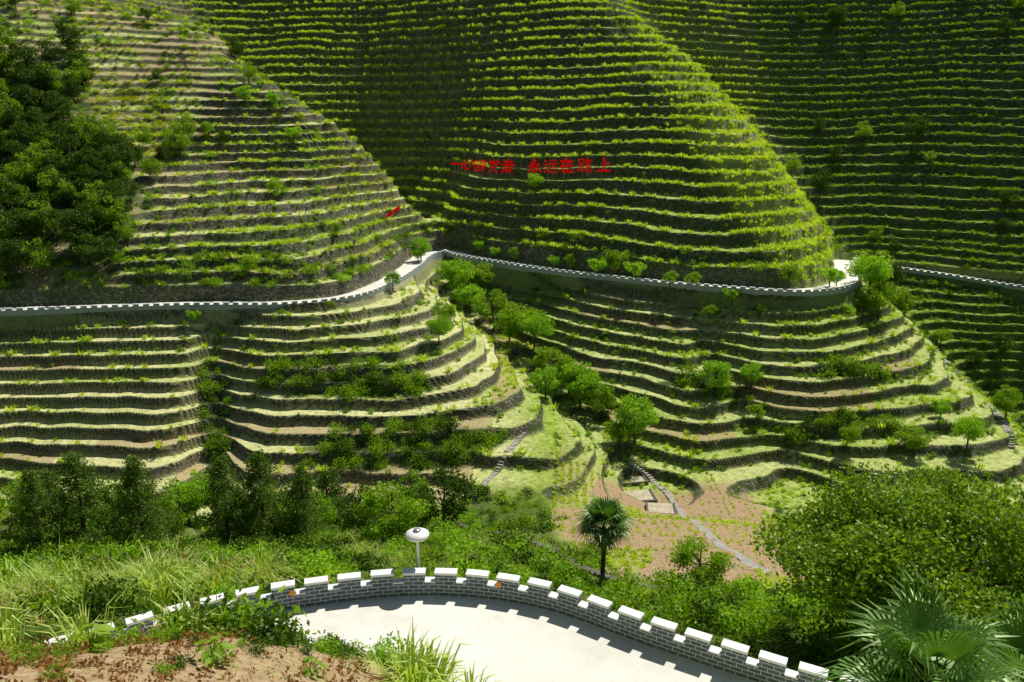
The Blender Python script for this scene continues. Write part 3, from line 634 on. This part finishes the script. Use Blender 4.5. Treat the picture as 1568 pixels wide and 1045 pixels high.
# ---------------------------------------------------------------- red characters
CH={'yi':[(0,.5,1,.5)],
'xin':[(.1,.55,.02,.2),(.3,.65,.32,.15),(.32,.15,.7,.1),(.7,.1,.75,.3),(.5,.85,.6,.6),(.8,.7,.97,.35)],
'gen':[(.05,.9,.4,.9),(.05,.9,.05,.6),(.4,.9,.4,.6),(.05,.6,.4,.6),(.22,.6,.22,.1),(.22,.4,.42,.4),(.05,.4,.05,.1),(0,.08,.45,.16),(.55,.92,.92,.92),(.92,.92,.92,.5),(.55,.7,.92,.7),(.55,.5,.92,.5),(.55,.92,.55,.05),(.55,.05,.7,.15),(.7,.45,1,.05),(.95,.4,.75,.28)],
'dang':[(.5,1,.5,.8),(.2,.95,.3,.82),(.8,.95,.7,.82),(.05,.78,.95,.78),(.05,.78,.03,.65),(.95,.78,.97,.65),(.28,.65,.72,.65),(.28,.65,.28,.42),(.72,.65,.72,.42),(.28,.42,.72,.42),(.4,.42,.1,.02),(.6,.42,.6,.06),(.6,.06,.95,.06),(.95,.06,.95,.18)],
'zou':[(.5,1,.5,.55),(.2,.82,.8,.82),(.05,.58,.95,.58),(.52,.58,.52,.1),(.52,.34,.82,.34),(.28,.42,.05,.02),(.18,.22,.5,.08),(.5,.08,1,.04)],
'yong':[(.42,1,.58,.88),(.25,.76,.52,.76),(.52,.76,.52,.05),(.52,.05,.4,.12),(.05,.52,.38,.52),(.38,.52,.05,.1),(.85,.68,.6,.45),(.54,.6,.98,.08)],
'yuan':[(.45,.9,.9,.9),(.36,.68,1,.68),(.55,.68,.4,.25),(.75,.68,.75,.28),(.75,.28,.98,.28),(.98,.28,.98,.4),(.08,.92,.2,.8),(.02,.6,.2,.6),(.2,.6,.2,.2),(.2,.2,.02,.04),(.2,.18,.4,.05),(.4,.05,1,.04)],
'zai':[(.03,.8,.97,.8),(.45,1,.05,.35),(.22,.5,.22,0),(.4,.5,.92,.5),(.65,.7,.65,.08),(.34,.06,1,.06)],
'lu':[(.05,.9,.4,.9),(.05,.9,.05,.6),(.4,.9,.4,.6),(.05,.6,.4,.6),(.22,.6,.22,.1),(.22,.4,.42,.4),(.05,.4,.05,.1),(0,.08,.45,.16),(.68,1,.5,.7),(.62,.85,.92,.85),(.92,.85,.5,.42),(.6,.75,1,.42),(.58,.36,.9,.36),(.58,.36,.58,.04),(.9,.36,.9,.04),(.58,.04,.9,.04)],
'shang':[(.48,1,.48,.06),(.48,.6,.85,.6),(.02,.06,.98,.06)]}
sign=link(bpy.data.objects.new('hillside_slogan_sign',None))
sz=2.8
for nm,gx,gy,zb in zip(('yi','xin','gen','dang','zou','yong','yuan','zai','lu','shang'),SX,SY,SZ):
    b=MB()
    for (x0,y0,x1,y1) in CH[nm]:
        thin=len(CH[nm])>9
        L=math.hypot(x1-x0,y1-y0)*sz+.2;a=math.atan2(y1-y0,x1-x0);w=.22 if thin else .36
        bx=np.array([[-L/2,-.06,-w/2],[L/2,-.06,-w/2],[L/2,.06,-w/2],[-L/2,.06,-w/2],[-L/2,-.06,w/2],[L/2,-.06,w/2],[L/2,.06,w/2],[-L/2,.06,w/2]])*[1,.3,1]
        R=np.array([[math.cos(a),0,math.sin(a)],[0,1,0],[-math.sin(a),0,math.cos(a)]])
        b.add(bx@R+[((x0+x1)/2-.5)*sz,rng.uniform(-.012,.012),(y0+y1)/2*sz],[[0,3,2,1],[4,5,6,7],[0,1,5,4],[1,2,6,5],[2,3,7,6],[3,0,4,7]])
    for s in (-.5,.5): b.box((s,.1,.0),.05,.05,3.6,0,1)
    o=link(bpy.data.objects.new('character_'+nm,b.mesh('character_'+nm,[M_red,M_metal])));o.location=(gx,gy,zb+.25);o.parent=sign
q1=ray(592,345);q2=ray(612,325)
if q1 and q2:
    a=np.array(q1);c=np.array(q2);t=np.linspace(0,1,9)[:,None];l=a+(c-a)*t;V=np.vstack([l+[0,0,.5],l+[0,0,1.3],l+[.04,.04,.5],l+[.04,.04,1.3]]);k=np.arange(8)
    bb=MB();bb.add(V,np.vstack([np.stack([k,k+1,k+10,k+9],1),np.stack([k+18,k+27,k+28,k+19],1)]))
    for i in (0,4,8): bb.box(l[i]+[.08,.08,.6],.07,.07,2.0,0,1)
    link(bpy.data.objects.new('red_banner',bb.mesh('red_banner',[M_red,M_metal])))
# ---------------------------------------------------------------- people
M_skin=simple('skin',(.5,.33,.24),.6,.05,3,0);M_hair=simple('black_hair',(.02,.018,.015),.6,.1,3,0)
def person(name,loc,rz,shirt,trs,stride=.15):
    bm=[(0,0,.92,.13),(0,0,1.15,.125),(0,0,1.36,.15),(0,0,1.48,.06),(0,.01,1.57,.085),(0,.01,1.66,.095),
        (.10,0,.88,.095),(.11,-stride,.48,.065),(.11,-stride*.6,.09,.045),(.11,-stride*.6-.16,.04,.04),
        (-.10,0,.88,.095),(-.11,stride,.48,.065),(-.11,stride*1.4,.09,.045),(-.11,stride*1.4-.16,.04,.04),
        (.2,0,1.38,.065),(.25,.05+stride*.4,1.1,.048),(.25,-.08+stride*.3,.86,.035),(.25,-.1+stride*.3,.77,.035),
        (-.2,0,1.38,.065),(-.25,.05-stride*.4,1.1,.048),(-.25,-.12-stride*.3,.87,.035),(-.25,-.15-stride*.3,.78,.035)]
    E=[(0,1),(1,2),(2,3),(3,4),(4,5),(0,6),(6,7),(7,8),(8,9),(0,10),(10,11),(11,12),(12,13),(2,14),(14,15),(15,16),(16,17),(2,18),(18,19),(19,20),(20,21)]
    me=bpy.data.meshes.new(name);me.from_pydata([v[:3] for v in bm],E,[])
    o=link(bpy.data.objects.new(name+'_t',me));s=o.modifiers.new('s','SKIN')
    for i,v in enumerate(bm): me.skin_vertices[0].data[i].radius=(v[3],v[3]*.85)
    me.skin_vertices[0].data[0].use_root=True
    u=o.modifiers.new('u','SUBSURF');u.levels=1
    dg=bpy.context.evaluated_depsgraph_get();m2=bpy.data.meshes.new_from_object(o.evaluated_get(dg))
    bpy.data.objects.remove(o)
    for m in (trs,shirt,M_skin,M_hair): m2.materials.append(m)
    for f in m2.polygons:
        c=f.center;f.use_smooth=True
        f.material_index=0 if c.z<.93 and abs(c.x)<.21 else 1
        if c.z<.88 and abs(c.x)>.2 or c.z>1.5: f.material_index=2
        if c.z>1.68 or (c.z>1.58 and c.y>.03): f.material_index=3
    p=link(bpy.data.objects.new(name,m2));p.location=loc;p.rotation_euler=(0,0,rz);return p
Sh=[simple('blue_shirt',(.08,.15,.4),.8,.1,3,0),simple('white_shirt',(.7,.7,.7),.8,.1,3,0),simple('red_shirt',(.5,.05,.04),.8,.1,3,0)];Tr=simple('dark_trousers',(.03,.03,.04),.8,.1,3,0)
for k,(px,py) in enumerate([(543,384),(597,392),(628,398),(470,328)]):
    q=ray(px,py)
    if q: person('person',(q[0],q[1],q[2]+.02),k*1.7,Sh[k%3],Tr,.1+.05*k)
# ---------------------------------------------------------------- light, sky, camera
saz,sel=math.radians(38),math.radians(56)
sun=bpy.data.lights.new('sun','SUN');sun.energy=5;sun.angle=math.radians(.5);sun.color=(1,.955,.83)
so=link(bpy.data.objects.new('sun',sun));d=Vector((-math.sin(saz)*math.cos(sel),-math.cos(saz)*math.cos(sel),-math.sin(sel)))
so.rotation_euler=d.to_track_quat('-Z','Y').to_euler();so.location=(60,100,150)
w=bpy.data.worlds.new('World');sc.world=w;w.use_nodes=True;nt=w.node_tree
sk=nt.nodes.new('ShaderNodeTexSky');sk.sky_type='NISHITA';sk.sun_disc=False;sk.sun_elevation=sel;sk.sun_rotation=saz
bg=nt.nodes['Background'];bg.inputs[1].default_value=.05;nt.links.new(sk.outputs[0],bg.inputs[0])
cam=bpy.data.cameras.new('camera');cam.lens=28;cam.sensor_width=36;cam.clip_end=2000;cam.clip_start=.1
co=link(bpy.data.objects.new('camera',cam));co.location=(0,0,0);co.rotation_euler=(math.radians(74),0,0);sc.camera=co
sc.view_settings.view_transform='Standard';sc.view_settings.look='None';sc.view_settings.exposure=0
print('done',time.time()-T0)
